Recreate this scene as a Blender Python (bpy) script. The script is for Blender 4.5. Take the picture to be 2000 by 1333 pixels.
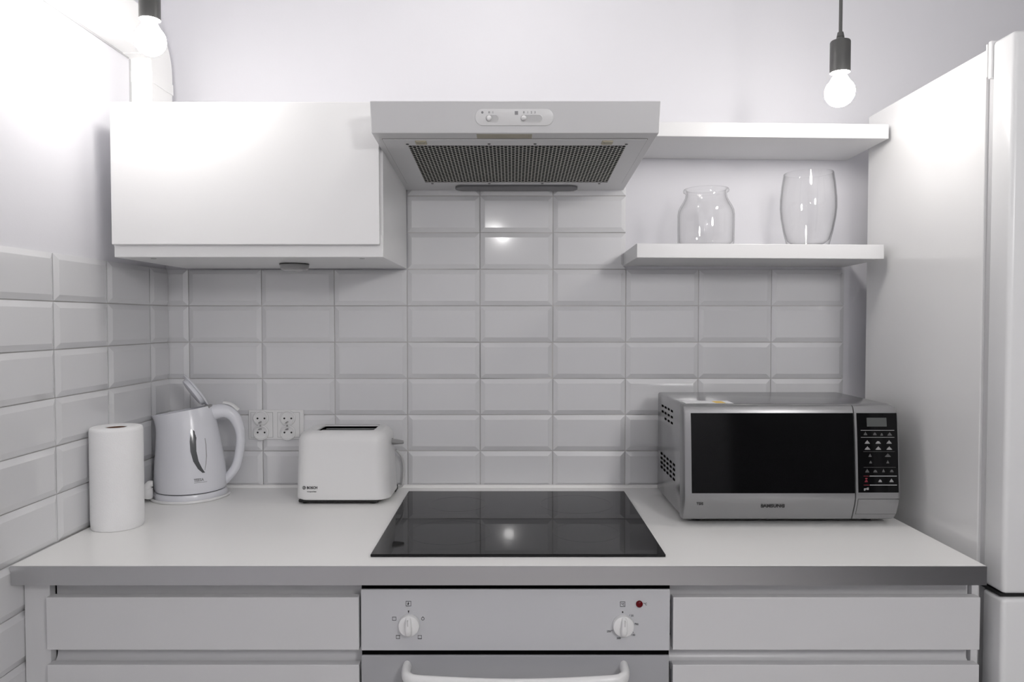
import bpy, bmesh, math, random
from mathutils import Vector, Matrix

# ------------------------------------------------------------------ clear, camera, world, exposure
for o in list(bpy.data.objects):
    bpy.data.objects.remove(o)
sc = bpy.context.scene
C = sc.collection
PI = math.pi
random.seed(11)

cam_d = bpy.data.cameras.new('camera')
cam_d.sensor_width = 36.0
cam_d.lens = 25.5
cam_d.clip_start = 0.02
cam = bpy.data.objects.new('camera', cam_d)
cam.location = (0.2899, -2.0146, 1.366)
cam.rotation_euler = (PI / 2 - 0.0293, 0.0, 0.0)
C.objects.link(cam)
sc.camera = cam

w = bpy.data.worlds.new('world')
w.use_nodes = True
w.node_tree.nodes['Background'].inputs['Color'].default_value = (0.75, 0.85, 1.0, 1)
w.node_tree.nodes['Background'].inputs['Strength'].default_value = 0.6
sc.world = w

sc.view_settings.view_transform = 'Standard'
sc.view_settings.look = 'None'
sc.view_settings.gamma = 1.0
sc.view_settings.exposure = 0.42
sc.view_settings.use_curve_mapping = False
sc.cycles.use_denoising = True
sc.cycles.sample_clamp_indirect = 6.0
sc.cycles.max_bounces = 12
sc.cycles.diffuse_bounces = 6
sc.cycles.transparent_max_bounces = 16
sc.cycles.caustics_refractive = False
sc.cycles.caustics_reflective = False

BULB_RIGHT = 58.0      # emission of the two pendant bulbs over the worktop
BULB_LEFT = 62.0
BULB_FILL = 60.0         # pendant added above the frame, unseen, to brighten the upper wall
ROOM_FILL = 36.0        # emission of the large globe added behind the camera as fill

# ------------------------------------------------------------------ materials
M = {}
def mat(name, col, rough=0.5, metal=0.0, spec=0.5, coat=0.0, coat_rough=0.03, bump=0.0, bscale=200.0,
        emit=None, estr=0.0, var=0.0, vscale=6.0, stretch=None, aniso=0.0):
    m = bpy.data.materials.new(name)
    m.use_nodes = True
    nt = m.node_tree
    b = nt.nodes['Principled BSDF']
    b.inputs['Base Color'].default_value = (*col, 1)
    b.inputs['Roughness'].default_value = rough
    b.inputs['Metallic'].default_value = metal
    b.inputs['Specular IOR Level'].default_value = spec
    b.inputs['Coat Weight'].default_value = coat
    b.inputs['Coat Roughness'].default_value = coat_rough
    if aniso:
        b.inputs['Anisotropic'].default_value = aniso
    if emit:
        b.inputs['Emission Color'].default_value = (*emit, 1)
        b.inputs['Emission Strength'].default_value = estr
    if bump or var:
        tc = nt.nodes.new('ShaderNodeTexCoord')
        mp = nt.nodes.new('ShaderNodeMapping')
        nt.links.new(tc.outputs['Object'], mp.inputs['Vector'])
        if stretch:
            mp.inputs['Scale'].default_value = stretch
    if bump:
        n = nt.nodes.new('ShaderNodeTexNoise')
        n.inputs['Scale'].default_value = bscale
        n.inputs['Detail'].default_value = 3
        bp = nt.nodes.new('ShaderNodeBump')
        bp.inputs['Strength'].default_value = bump
        bp.inputs['Distance'].default_value = 0.002
        nt.links.new(mp.outputs['Vector'], n.inputs['Vector'])
        nt.links.new(n.outputs['Fac'], bp.inputs['Height'])
        nt.links.new(bp.outputs['Normal'], b.inputs['Normal'])
    if var:
        n2 = nt.nodes.new('ShaderNodeTexNoise')
        n2.inputs['Scale'].default_value = vscale
        n2.inputs['Detail'].default_value = 4
        cr = nt.nodes.new('ShaderNodeMix')
        cr.data_type = 'RGBA'
        cr.inputs['A'].default_value = (*[c * (1 - var) for c in col], 1)
        cr.inputs['B'].default_value = (*[min(1, c * (1 + var)) for c in col], 1)
        nt.links.new(mp.outputs['Vector'], n2.inputs['Vector'])
        nt.links.new(n2.outputs['Fac'], cr.inputs['Factor'])
        nt.links.new(cr.outputs['Result'], b.inputs['Base Color'])
    M[name] = m
    return m

mat('paint', (0.755, 0.752, 0.785), 0.85, spec=0.2, bump=0.06, bscale=240, var=0.012, vscale=3)
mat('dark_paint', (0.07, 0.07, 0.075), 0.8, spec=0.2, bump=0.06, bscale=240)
mat('ceiling_paint', (0.82, 0.82, 0.82), 0.9, spec=0.2, bump=0.05)
mat('floor_mat', (0.60, 0.585, 0.57), 0.5, var=0.1, vscale=4)
mat('tile_glaze', (0.70, 0.702, 0.715), 0.10, spec=0.5, coat=0.35, coat_rough=0.02, bump=0.035, bscale=22)
mat('grout', (0.58, 0.57, 0.56), 0.85, var=0.12, vscale=30)
mat('lacquer', (0.83, 0.83, 0.83), 0.30, spec=0.45, bump=0.01, bscale=500)
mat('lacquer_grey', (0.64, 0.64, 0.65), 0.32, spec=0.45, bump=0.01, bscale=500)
mat('shelf_white', (0.70, 0.70, 0.705), 0.32, spec=0.4, bump=0.01, bscale=500)
mat('laminate', (0.86, 0.857, 0.845), 0.34, spec=0.4, bump=0.02, bscale=600, var=0.01)
mat('steel', (0.60, 0.60, 0.61), 0.30, metal=1.0, bump=0.05, bscale=60, stretch=(0.6, 30, 90), aniso=0.5)
mat('enamel', (0.65, 0.65, 0.655), 0.28, spec=0.5)
mat('enamel_oven', (0.55, 0.555, 0.575), 0.30, spec=0.5)
mat('oven_glass', (0.37, 0.375, 0.39), 0.12, spec=0.5)
mat('white_plastic', (0.80, 0.80, 0.80), 0.30, spec=0.5)
mat('switch_plastic', (0.74, 0.74, 0.74), 0.25, spec=0.5)
mat('kettle_plastic', (0.76, 0.767, 0.81), 0.22, spec=0.5)
mat('grey_plastic', (0.30, 0.30, 0.30), 0.35)
mat('light_grey_plastic', (0.55, 0.55, 0.55), 0.4)
mat('puck_grey', (0.36, 0.36, 0.36), 0.35)
mat('black_glass', (0.005, 0.005, 0.0055), 0.03, spec=0.26)
mat('micro_glass', (0.004, 0.004, 0.0045), 0.08, spec=0.18)
mat('black', (0.010, 0.010, 0.010), 0.5)
mat('dark_void', (0.004, 0.004, 0.004), 0.9, spec=0.0)
mat('black_metal', (0.10, 0.10, 0.098), 0.38, spec=0.4)
mat('silver', (0.29, 0.29, 0.295), 0.32, metal=0.55, spec=0.5)
mat('silver_side', (0.36, 0.36, 0.365), 0.22, metal=0.9)
mat('silver_top', (0.52, 0.52, 0.53), 0.16, metal=0.9)
mat('fridge_white', (0.82, 0.82, 0.82), 0.16, spec=0.5, coat=0.3, coat_rough=0.05, bump=0.012, bscale=260)
mat('fridge_door_white', (0.74, 0.745, 0.75), 0.30, spec=0.4)
mat('gasket_shade_grey', (0.52, 0.52, 0.53), 0.6)
mat('paper', (0.86, 0.86, 0.865), 0.95, spec=0.1, bump=0.35, bscale=420, var=0.015, vscale=60)
mat('cardboard', (0.16, 0.085, 0.055), 0.9)
mat('filter_metal', (0.42, 0.415, 0.385), 0.45, metal=0.4, var=0.15, vscale=14)
mat('filter_dark', (0.012, 0.012, 0.012), 0.9, spec=0.0)
mat('sticker_beige', (0.42, 0.39, 0.31), 0.6, var=0.2, vscale=30)
mat('sticker_white', (0.80, 0.80, 0.82), 0.7, spec=0.15)
mat('sticker_yellow', (0.78, 0.52, 0.08), 0.5)
mat('print_dark', (0.02, 0.02, 0.022), 0.6)
mat('print_grey', (0.30, 0.30, 0.31), 0.6)
mat('print_light', (0.36, 0.36, 0.36), 0.6)
mat('print_dim', (0.11, 0.11, 0.11), 0.6)
mat('print_red', (0.22, 0.015, 0.03), 0.6)
mat('ring_print', (0.016, 0.016, 0.017), 0.06)
mat('display', (0.075, 0.08, 0.078), 0.3)
mat('red_lamp', (0.12, 0.0005, 0.004), 0.25, spec=0.25)
mat('duct_plastic', (0.90, 0.90, 0.89), 0.45)
mat('window_dark', (0.11, 0.115, 0.12), 0.12, spec=0.6)
mat('lens_grey', (0.16, 0.16, 0.165), 0.25)
mat('lamp_lens', (0.45, 0.45, 0.45), 0.2)
mat('brass', (0.46, 0.42, 0.32), 0.45, metal=0.3)
mat('window_frame_mat', (0.8, 0.8, 0.8), 0.4)
mat('bulb_right', (1, 1, 1), 0.3, emit=(1.0, 0.965, 0.93), estr=BULB_RIGHT)
mat('bulb_left', (1, 1, 1), 0.3, emit=(1.0, 0.97, 0.94), estr=BULB_LEFT)
mat('bulb_fill', (1, 1, 1), 0.3, emit=(1.0, 0.97, 0.94), estr=BULB_FILL)
mat('globe', (1, 1, 1), 0.3, emit=(1.0, 0.98, 0.97), estr=ROOM_FILL)
mat('globe_small', (1, 1, 1), 0.3, emit=(1.0, 0.98, 0.97), estr=95.0)

def glass(name, edge=0.55, face=0.975, tint=(1.0, 1.0, 1.0)):
    """thin clear glass: clear face-on, denser and more mirror-like at grazing angles"""
    m = bpy.data.materials.new(name)
    m.use_nodes = True
    nt = m.node_tree
    nt.nodes.clear()
    out = nt.nodes.new('ShaderNodeOutputMaterial')
    lw = nt.nodes.new('ShaderNodeLayerWeight')
    lw.inputs['Blend'].default_value = 0.5
    mixc = nt.nodes.new('ShaderNodeMix')
    mixc.data_type = 'RGBA'
    mixc.inputs['A'].default_value = (*[face * t for t in tint], 1)
    mixc.inputs['B'].default_value = (*[edge * t for t in tint], 1)
    pw = nt.nodes.new('ShaderNodeMath')
    pw.operation = 'POWER'
    pw.inputs[1].default_value = 4.5
    tr = nt.nodes.new('ShaderNodeBsdfTransparent')
    gl = nt.nodes.new('ShaderNodeBsdfGlossy')
    gl.inputs['Roughness'].default_value = 0.02
    # Schlick reflectance from the facing angle, the same from either side of a surface
    p5 = nt.nodes.new('ShaderNodeMath')
    p5.operation = 'POWER'
    p5.inputs[1].default_value = 5.0
    fr = nt.nodes.new('ShaderNodeMath')
    fr.operation = 'MULTIPLY_ADD'
    fr.inputs[1].default_value = 0.5
    fr.inputs[2].default_value = 0.03
    nt.links.new(lw.outputs['Facing'], p5.inputs[0])
    nt.links.new(p5.outputs[0], fr.inputs[0])
    mx = nt.nodes.new('ShaderNodeMixShader')
    L = nt.links.new
    L(lw.outputs['Facing'], pw.inputs[0])
    L(pw.outputs[0], mixc.inputs['Factor'])
    L(mixc.outputs['Result'], tr.inputs['Color'])
    L(fr.outputs[0], mx.inputs['Fac'])
    L(tr.outputs[0], mx.inputs[1])
    L(gl.outputs[0], mx.inputs[2])
    L(mx.outputs[0], out.inputs['Surface'])
    M[name] = m
    return m
glass('jar_glass', edge=0.58, face=0.990)
glass('tumbler_glass', edge=0.42, face=0.991)
glass('pane_glass', edge=0.8, face=0.98)

# ------------------------------------------------------------------ helpers
ORG = {}
def tag(o, label=None, cat=None, group=None, kind=None):
    if label: o['label'] = label
    if cat: o['category'] = cat
    if group: o['group'] = group
    if kind: o['kind'] = kind
    return o

def empty(name, loc, label=None, cat=None, group=None, kind=None):
    o = bpy.data.objects.new(name, None)
    o.location = loc
    o.empty_display_size = 0.05
    C.objects.link(o)
    ORG[o] = Vector(loc)
    return tag(o, label, cat, group, kind)

def mesh_of(name, bm, m, smooth=False, angle=35):
    bmesh.ops.recalc_face_normals(bm, faces=bm.faces[:])
    me = bpy.data.meshes.new(name)
    bm.to_mesh(me)
    bm.free()
    for mm in (m if isinstance(m, (list, tuple)) else [m]):
        me.materials.append(M[mm] if isinstance(mm, str) else mm)
    if smooth:
        me.polygons.foreach_set('use_smooth', [True] * len(me.polygons))
        me.set_sharp_from_angle(angle=math.radians(angle))
    return me

def obj(name, bm, m, parent=None, origin=None, smooth=False, angle=35, label=None, kind=None):
    """one mesh object; bm is in world coordinates"""
    if origin is None:
        origin = ORG[parent] if parent is not None else Vector((0, 0, 0))
    origin = Vector(origin)
    bmesh.ops.translate(bm, vec=-origin, verts=bm.verts[:])
    me = mesh_of(name, bm, m, smooth, angle)
    o = bpy.data.objects.new(name, me)
    C.objects.link(o)
    if parent is not None:
        o.parent = parent
        o.location = origin - ORG[parent]
    else:
        o.location = origin
    ORG[o] = origin
    return tag(o, label, kind=kind)

def NB():
    return bmesh.new()

def box(bm, x0, x1, y0, y1, z0, z1, bevel=0.0, seg=2):
    vs = [bm.verts.new((x, y, z)) for x in (x0, x1) for y in (y0, y1) for z in (z0, z1)]
    idx = [(0, 1, 3, 2), (4, 6, 7, 5), (0, 4, 5, 1), (2, 3, 7, 6), (0, 2, 6, 4), (1, 5, 7, 3)]
    fs = [bm.faces.new([vs[i] for i in f]) for f in idx]
    if bevel:
        es = set()
        for f in fs:
            es.update(f.edges)
        bmesh.ops.bevel(bm, geom=list(es), offset=bevel, segments=seg, profile=0.5, affect='EDGES', clamp_overlap=True)
    return vs

def bx(*a, **k):
    bm = NB()
    box(bm, *a, **k)
    return bm

def rings(bm, rs, cap0=True, cap1=True, closed=True, loop=False):
    """skin a list of rings of equal length"""
    vr = [[bm.verts.new(p) for p in r] for r in rs]
    n = len(vr[0])
    m = len(vr)
    for i in range(m if loop else m - 1):
        a, b = vr[i], vr[(i + 1) % m]
        for j in range(n if closed else n - 1):
            k = (j + 1) % n
            bm.faces.new((a[j], a[k], b[k], b[j]))
    if not loop:
        if cap0: bm.faces.new(list(reversed(vr[0])))
        if cap1: bm.faces.new(vr[-1])
    return vr

def lathe(bm, prof, c=(0, 0), seg=48, cap0=True, cap1=True, rot=None):
    rs = [[(c[0] + r * math.cos(2 * PI * j / seg), c[1] + r * math.sin(2 * PI * j / seg), z) for j in range(seg)] for r, z in prof]
    return rings(bm, rs, cap0, cap1)

def lathe_y(bm, prof, cx, cz, seg=32, cap0=True, cap1=True):
    """profile (r, y) round an axis along y"""
    rs = [[(cx + r * math.cos(2 * PI * j / seg), y, cz + r * math.sin(2 * PI * j / seg)) for j in range(seg)] for r, y in prof]
    return rings(bm, rs, cap0, cap1)

def catmull(pts, n=8):
    P = [Vector(p) for p in pts]
    P = [P[0] * 2 - P[1]] + P + [P[-1] * 2 - P[-2]]
    out = []
    for i in range(1, len(P) - 2):
        for k in range(n):
            t = k / n
            a, b, c, d = P[i - 1], P[i], P[i + 1], P[i + 2]
            out.append(0.5 * ((2 * b) + (c - a) * t + (2 * a - 5 * b + 4 * c - d) * t * t + (3 * b - a - 3 * c + d) * t ** 3))
    out.append(P[-2])
    return out

def sweep(bm, path, ra, rb=None, seg=12, up=(0, 1, 0), loop=False):
    """elliptic tube along path; ra along 'side', rb along 'up'; both may be functions of t"""
    path = [Vector(p) for p in path]
    n = len(path)
    rs = []
    for i, p in enumerate(path):
        if loop:
            t = (path[(i + 1) % n] - path[i - 1]).normalized()
        else:
            t = (path[min(i + 1, n - 1)] - path[max(i - 1, 0)]).normalized()
        u = Vector(up)
        u = (u - t * u.dot(t)).normalized()
        s = t.cross(u)
        f = i / max(1, n - 1)
        a = ra(f) if callable(ra) else ra
        b = (rb(f) if callable(rb) else rb) if rb is not None else a
        rs.append([p + s * (a * math.cos(2 * PI * j / seg)) + u * (b * math.sin(2 * PI * j / seg)) for j in range(seg)])
    rings(bm, rs, loop=loop)

def prism_y(bm, pts, y0, y1, bevel=0.0):
    """polygon in (x, z) extruded along y"""
    rings(bm, [[(x, y0, z) for x, z in pts], [(x, y1, z) for x, z in pts]])

def rrect(x0, x1, z0, z1, r, n=6):
    out = []
    for cx, cz, a0 in ((x1 - r, z1 - r, 0), (x0 + r, z1 - r, PI / 2), (x0 + r, z0 + r, PI), (x1 - r, z0 + r, 1.5 * PI)):
        for k in range(n + 1):
            a = a0 + PI / 2 * k / n
            out.append((cx + r * math.cos(a), cz + r * math.sin(a)))
    return out

def frame_y(bm, x0, x1, z0, z1, t, y0, y1):
    """thin rectangular outline facing -y"""
    o = [(x0, z0), (x1, z0), (x1, z1), (x0, z1)]
    i = [(x0 + t, z0 + t), (x1 - t, z0 + t), (x1 - t, z1 - t), (x0 + t, z1 - t)]
    rs = [[(x, y1, z) for x, z in o], [(x, y0, z) for x, z in o], [(x, y0, z) for x, z in i], [(x, y1, z) for x, z in i]]
    rings(bm, rs, loop=True)

FONT_CACHE = {}
def lettering(name, text, size, m, parent, loc, rot=(PI / 2, 0, 0), align='LEFT', sx=1.0, depth=0.0003, bold=0.0):
    cu = bpy.data.curves.new(name, 'FONT')
    cu.body = text
    cu.size = size
    cu.align_x = align
    cu.resolution_u = 2
    cu.extrude = depth
    cu.offset = bold
    tmp = bpy.data.objects.new(name + '_tmp', cu)
    C.objects.link(tmp)
    bpy.context.view_layer.update()
    me = bpy.data.meshes.new_from_object(tmp.evaluated_get(bpy.context.evaluated_depsgraph_get()))
    bpy.data.objects.remove(tmp)
    bpy.data.curves.remove(cu)
    me.transform(Matrix.Diagonal((sx, 1, 1, 1)))
    me.materials.clear()
    me.materials.append(M[m])
    o = bpy.data.objects.new(name, me)
    C.objects.link(o)
    o.parent = parent
    o.location = Vector(loc) - ORG[parent]
    o.rotation_euler = rot
    ORG[o] = Vector(loc)
    return o

def linked(name, me, parent, loc, rot=(0, 0, 0)):
    o = bpy.data.objects.new(name, me)
    C.objects.link(o)
    o.parent = parent
    o.location = Vector(loc) - ORG[parent]
    o.rotation_euler = rot
    ORG[o] = Vector(loc)
    return o

# ------------------------------------------------------------------ room
WT = 0.9                        # worktop height
XL, XR = -0.668, 1.82           # side walls
YR = -3.9                       # wall behind the camera
HC = 2.72
wall_back = obj('wall_back', bx(XL - 0.1, XR + 0.1, 0, 0.1, 0, HC), 'paint', kind='structure')
wall_left = obj('wall_left', bx(XL - 0.1, XL, YR, 0, 0, HC), 'paint', kind='structure')
wall_right = obj('wall_right', bx(XR, XR + 0.1, YR, 0, 0, HC), 'dark_paint', kind='structure')  # unseen wall, coloured dark to darken the steel edge's reflection
wall_front = obj('wall_front', bx(XL - 0.1, XR + 0.1, YR - 0.1, YR, 0, HC), 'paint', kind='structure')
floor = obj('floor', bx(XL - 0.1, XR + 0.1, YR - 0.1, 0.1, -0.05, 0), 'floor_mat', kind='structure')
ceiling = obj('ceiling', bx(XL - 0.1, XR + 0.1, YR - 0.1, 0.1, HC, HC + 0.05), 'ceiling_paint', kind='structure')
# ------------------------------------------------------------------ wall tiles (bevelled 20 x 10 cm, each its own part)
PX, PZ = 0.2015, 0.1009
GAP = 0.0022
def tile_bm(w_, h_, cutl=False, cutr=False, cutt=False, cutb=False):
    """tile in its own frame: x right, z up, face towards -y, centre at the origin; a cut side has no bevel"""
    bv, d0, d1 = 0.0125, 0.0035, 0.0085
    x0, x1, z0, z1 = -w_ / 2, w_ / 2, -h_ / 2, h_ / 2
    i = [x0 + (0.0005 if cutl else bv), x1 - (0.0005 if cutr else bv), z0 + (0.0005 if cutb else bv), z1 - (0.0005 if cutt else bv)]
    b = NB()
    rs = [[(x0, 0, z0), (x1, 0, z0), (x1, 0, z1), (x0, 0, z1)],
          [(x0, -d0, z0), (x1, -d0, z0), (x1, -d0, z1), (x0, -d0, z1)],
          [(i[0], -d1, i[2]), (i[1], -d1, i[2]), (i[1], -d1, i[3]), (i[0], -d1, i[3])]]
    rings(b, rs, cap0=False)
    return b
TM = {}
def tile_mesh(w_, h_, *cuts):
    k = (round(w_, 4), round(h_, 4), *cuts)
    if k not in TM:
        TM[k] = mesh_of('tile', tile_bm(w_, h_, *cuts), 'tile_glaze')
    return TM[k]
rt = random.Random(4)
def jit(s=0.009):
    return rt.gauss(0, s)
# back wall
obj('grout', bx(XL, 1.2065, -0.0025, 0, WT - 0.02, WT + 6 * PZ - 0.001), 'grout', wall_back)
obj('grout', bx(0.001, 0.6035, -0.0025, 0, WT + 6 * PZ - 0.001, WT + 10 * PZ), 'grout', wall_back)
cols = [(-3 * PX - 0.0637, -3 * PX, True, False)] + [(k * PX, (k + 1) * PX, False, False) for k in range(-3, 6)]
for (xa, xb, cl, cr) in cols:
    for r in range(6):
        za = WT + r * PZ
        me = tile_mesh(xb - xa - GAP, PZ - GAP, cl, cr)
        linked('tile', me, wall_back, ((xa + xb) / 2, -0.0015, za + PZ / 2), (jit(), jit(0.0015), jit()))
    if 0 <= xa < 0.59:
        for r in range(6, 10):
            za = WT + r * PZ
            linked('tile', tile_mesh(PX - GAP, PZ - GAP, False, False), wall_back, ((xa + xb) / 2, -0.0015, za + PZ / 2), (jit(), jit(0.0015), jit()))
# left wall (tile frame turned so that its face looks along +x)
obj('grout', bx(XL, XL + 0.0025, -1.315, -0.003, 0.0, WT + 6 * PZ - 0.001), 'grout', wall_left)
A0 = 0.3046
lc = [(-(A0 - PX), -0.0095, False, True)] + [(-(A0 + k * PX), -(A0 + (k - 1) * PX), False, False) for k in range(0, 6)]
for ci, (ya, yb, cl, cr) in enumerate(lc):
    for r in range(-9, 6):
        if r < 0 and ci < 3:
            continue            # behind the base cabinets
        za = WT + r * PZ
        if r == -9:
            continue
        me = tile_mesh(yb - ya - GAP, PZ - GAP, cl, cr)
        o = linked('tile', me, wall_left, (XL + 0.0015, (ya + yb) / 2, za + PZ / 2), (0, 0, PI / 2))
        o.rotation_euler = (jit(0.003), jit(0.002), PI / 2 + jit(0.004))

# ------------------------------------------------------------------ worktop
wt = empty('worktop', (0.26, -0.33, WT - 0.0365), 'long white laminate worktop with brushed steel front edge', 'worktop')
obj('slab', bx(XL + 0.0085, 1.188, -0.6535, -0.010, WT - 0.0365, WT, bevel=0.001), 'laminate', wt)
obj('edge_strip', bx(XL + 0.0085, 1.188, -0.6565, -0.6535, WT - 0.0365, WT - 0.0006), 'steel', wt, label='brushed steel strip along the front edge')
bm = NB()
prof = [(-0.0105, WT), (-0.0165, WT), (-0.0145, WT + 0.004), (-0.0105, WT + 0.0075)]
rings(bm, [[(x, y, z) for y, z in prof] for x in (XL + 0.0085, 1.188)])
trim_2 = obj('trim_2', bm, 'laminate', kind='structure')

# ------------------------------------------------------------------ hob
hob = empty('induction_hob', (0.302, -0.342, WT), 'black glass built-in hob set into the white worktop', 'hob')
obj('glass_plate', bx(0.0120, 0.5915, -0.605, -0.0785, WT + 0.0003, WT + 0.0058, bevel=0.0014), 'black_glass', hob)
for (cx, cy, r) in ((0.155, -0.455, 0.09), (0.155, -0.215, 0.072), (0.45, -0.455, 0.072), (0.45, -0.215, 0.09)):
    bm = NB()
    rs = [[(cx + q * math.cos(2 * PI * j / 64), cy + q * math.sin(2 * PI * j / 64), z) for j in range(64)]
          for q, z in ((r, WT + 0.0057), (r, WT + 0.00595), (r - 0.0012, WT + 0.00595), (r - 0.0012, WT + 0.0057))]
    rings(bm, rs, loop=True)
    obj('cooking_zone', bm, 'ring_print', hob)

# ------------------------------------------------------------------ wall cabinet
wc = empty('wall_cabinet', (-0.303, -0.19, 1.507), 'white wall cabinet with a plain flap door left of the cooker hood', 'cabinet')
bm = NB()
x0, x1, z0, z1, yf, yb = -0.606, -0.0005, 1.507, 1.850, -0.372, -0.0105
box(bm, x0, x0 + 0.018, yf, yb, z0, z1, bevel=0.0008)
box(bm, x1 - 0.018, x1, yf, yb, z0, z1, bevel=0.0008)
box(bm, x0 + 0.018, x1 - 0.018, yf, yb, z0, z0 + 0.018)
box(bm, x0 + 0.018, x1 - 0.018, yf, yb, z1 - 0.018, z1)
box(bm, x0 + 0.018, x1 - 0.018, yb - 0.008, yb, z0 + 0.018, z1 - 0.018)
obj('body', bm, 'lacquer', wc)
obj('bottom_rail', bx(x0 + 0.0005, x1 - 0.0005, yf - 0.004, yf, z0 + 0.0003, z0 + 0.050, bevel=0.001), 'lacquer', wc)
obj('door', bx(-0.6030, -0.0058, -0.3915, -0.376, 1.534, 1.8495, bevel=0.0015), 'lacquer', wc)
for sx in (-0.535, -0.055):
    bm = NB()
    lathe(bm, [(0.006, z0 - 0.0006), (0.006, z0)], (sx, -0.34), 16)
    obj('screw_cap', bm, 'grey_plastic', wc)
pk = empty('puck_light', (-0.256, -0.19, 1.507), 'small round grey lamp screwed under the wall cabinet', 'lamp')
bm = NB()
lathe(bm, [(0.034, 1.5068), (0.0355, 1.503), (0.0345, 1.494), (0.030, 1.4905)], (-0.256, -0.19), 40, cap1=False)
obj('housing', bm, 'puck_grey', pk, smooth=True)
bm = NB()
lathe(bm, [(0.0345, 1.5042), (0.0362, 1.5042), (0.0362, 1.5056), (0.0345, 1.5056)], (-0.256, -0.19), 40)
obj('dark_ring', bm, 'black', pk)
bm = NB()
lathe(bm, [(0.030, 1.4906), (0.024, 1.4885), (0.0, 1.488)], (-0.256, -0.19), 40, cap1=False)
obj('lens', bm, 'lamp_lens', pk, smooth=True)

# ------------------------------------------------------------------ cooker hood
hx0, hx1 = -0.0035, 0.5965
hd = empty('cooker_hood', (0.2965, -0.25, 1.72), 'slim white cooker hood with perforated filter above the black hob', 'cooker hood')
# side profile (y, z): sloped underside and slightly leaning fascia
yF, zF, yB, zB = -0.489, 1.7555, -0.0105, 1.7222
def under(y, d=0.0):
    return zF + (zB - zF) * (y - yF) / (yB - yF) - d
bm = NB()
pr_ = [(yB, under(yB)), (yF, zF), (-0.505, 1.8175), (-0.490, 1.8195), (yB, 1.8195)]
rings(bm, [[(x, y, z) for y, z in pr_] for x in (hx0, hx1)])
bmesh.ops.bevel(bm, geom=bm.edges[:], offset=0.0016, segments=2, profile=0.5, affect='EDGES')
obj('body', bm, 'enamel', hd)
def on_under(bm, pts, t):
    """extrude a polygon of (x, y) by t below the sloped underside"""
    rings(bm, [[(x, y, under(y, -0.0004)) for x, y in pts], [(x, y, under(y, t)) for x, y in pts]])
# filter frame: four strips round the perforated plate
fx0, fx1, fy0, fy1 = 0.013, 0.579, -0.452, -0.079
gx0, gx1, gy0, gy1 = 0.062, 0.5405, -0.412, -0.0985
bm = NB()
for a in ((fx0, fx1, fy0, gy0), (fx0, fx1, gy1, fy1), (fx0, gx0, gy0, gy1), (gx1, fx1, gy0, gy1)):
    on_under(bm, [(a[0], a[2]), (a[1], a[2]), (a[1], a[3]), (a[0], a[3])], 0.0022)
obj('filter_frame', bm, 'enamel', hd)
bm = NB()
for a in ((fx0 - 0.0014, fx0, fy0, fy1), (fx1, fx1 + 0.0014, fy0, fy1), (fx0, fx1, fy0 - 0.0014, fy0), (fx0, fx1, fy1, fy1 + 0.001)):
    on_under(bm, [(a[0], a[2]), (a[1], a[2]), (a[1], a[3]), (a[0], a[3])], 0.0003)
obj('frame_seam', bm, 'black', hd)
bm = NB()
on_under(bm, [(gx0, gy0), (gx1, gy0), (gx1, gy1), (gx0, gy1)], 0.0002)
obj('filter_fleece', bm, 'filter_dark', hd)
# perforated plate: staggered cells, each a square with a real hole
NXC, NYC = 57, 23
bm = NB()
cw, ch = (gx1 - gx0) / NXC, (gy1 - gy0) / NYC
for i in range(NXC):
    for j in range(NYC):
        off = 0.5 * ch if i % 2 else 0.0
        xa, ya = gx0 + i * cw, gy0 + j * ch + off
        if ya + ch > gy1 + 1e-6:
            continue
        cx, cy = xa + cw / 2, ya + ch / 2
        hr = 0.46 * min(cw, ch)
        oct_ = [(cx + hr * 1.0 * math.cos(PI / 8 + PI / 4 * k), cy + hr * 1.35 * math.sin(PI / 8 + PI / 4 * k)) for k in range(8)]
        sq = [(xa + cw, cy + ch * .25), (cx + cw * .25, ya + ch), (cx - cw * .25, ya + ch), (xa, cy + ch * .25), (xa, cy - ch * .25),
              (cx - cw * .25, ya), (cx + cw * .25, ya), (xa + cw, cy - ch * .25)]
        cor = {0: (xa + cw, ya + ch), 2: (xa, ya + ch), 4: (xa, ya), 6: (xa + cw, ya)}
        vo = [bm.verts.new((x, y, under(y, 0.0016))) for x, y in oct_]
        vs_ = [bm.verts.new((x, y, under(y, 0.0016))) for x, y in sq]
        for k in range(8):
            k2 = (k + 1) % 8
            if k in cor:
                c_ = bm.verts.new((cor[k][0], cor[k][1], under(cor[k][1], 0.0016)))
                bm.faces.new((vs_[k], c_, vs_[k2], vo[k2], vo[k]))
            else:
                bm.faces.new((vs_[k], vs_[k2], vo[k2], vo[k]))
obj('perforated_plate', bm, 'filter_metal', hd)
for lx in (0.0935, 0.4955):
    bm = NB()
    on_under(bm, rrect(lx - 0.012, lx + 0.012, -0.447, -0.424, 0.003, 3), 0.0042)
    lt = obj('latch', bm, 'brass', hd, label='small yellowish filter latch')
    bm = NB()
    on_under(bm, [(lx - 0.0075, -0.443), (lx + 0.0075, -0.443), (lx + 0.0075, -0.4325), (lx - 0.0075, -0.4325)], 0.0052)
    obj('latch_tab', bm, 'sticker_beige', lt)
for px_, py_ in ((0.062, -0.422), (0.240, -0.424), (0.340, -0.424), (0.539, -0.422), (0.080, -0.089), (0.230, -0.089), (0.370, -0.089), (0.520, -0.089)):
    bm = NB()
    on_under(bm, [(px_ + 0.0035 * math.cos(a * PI / 5), py_ + 0.0035 * math.sin(a * PI / 5)) for a in range(10)], 0.0028)
    obj('rivet', bm, 'black', hd)
bm = NB()
on_under(bm, rrect(0.137, 0.4665, -0.068, -0.022, 0.0225, 8), 0.006)
obj('lamp_cover', bm, 'lens_grey', hd, label='long grey oval lamp cover')
bm = NB()
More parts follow.
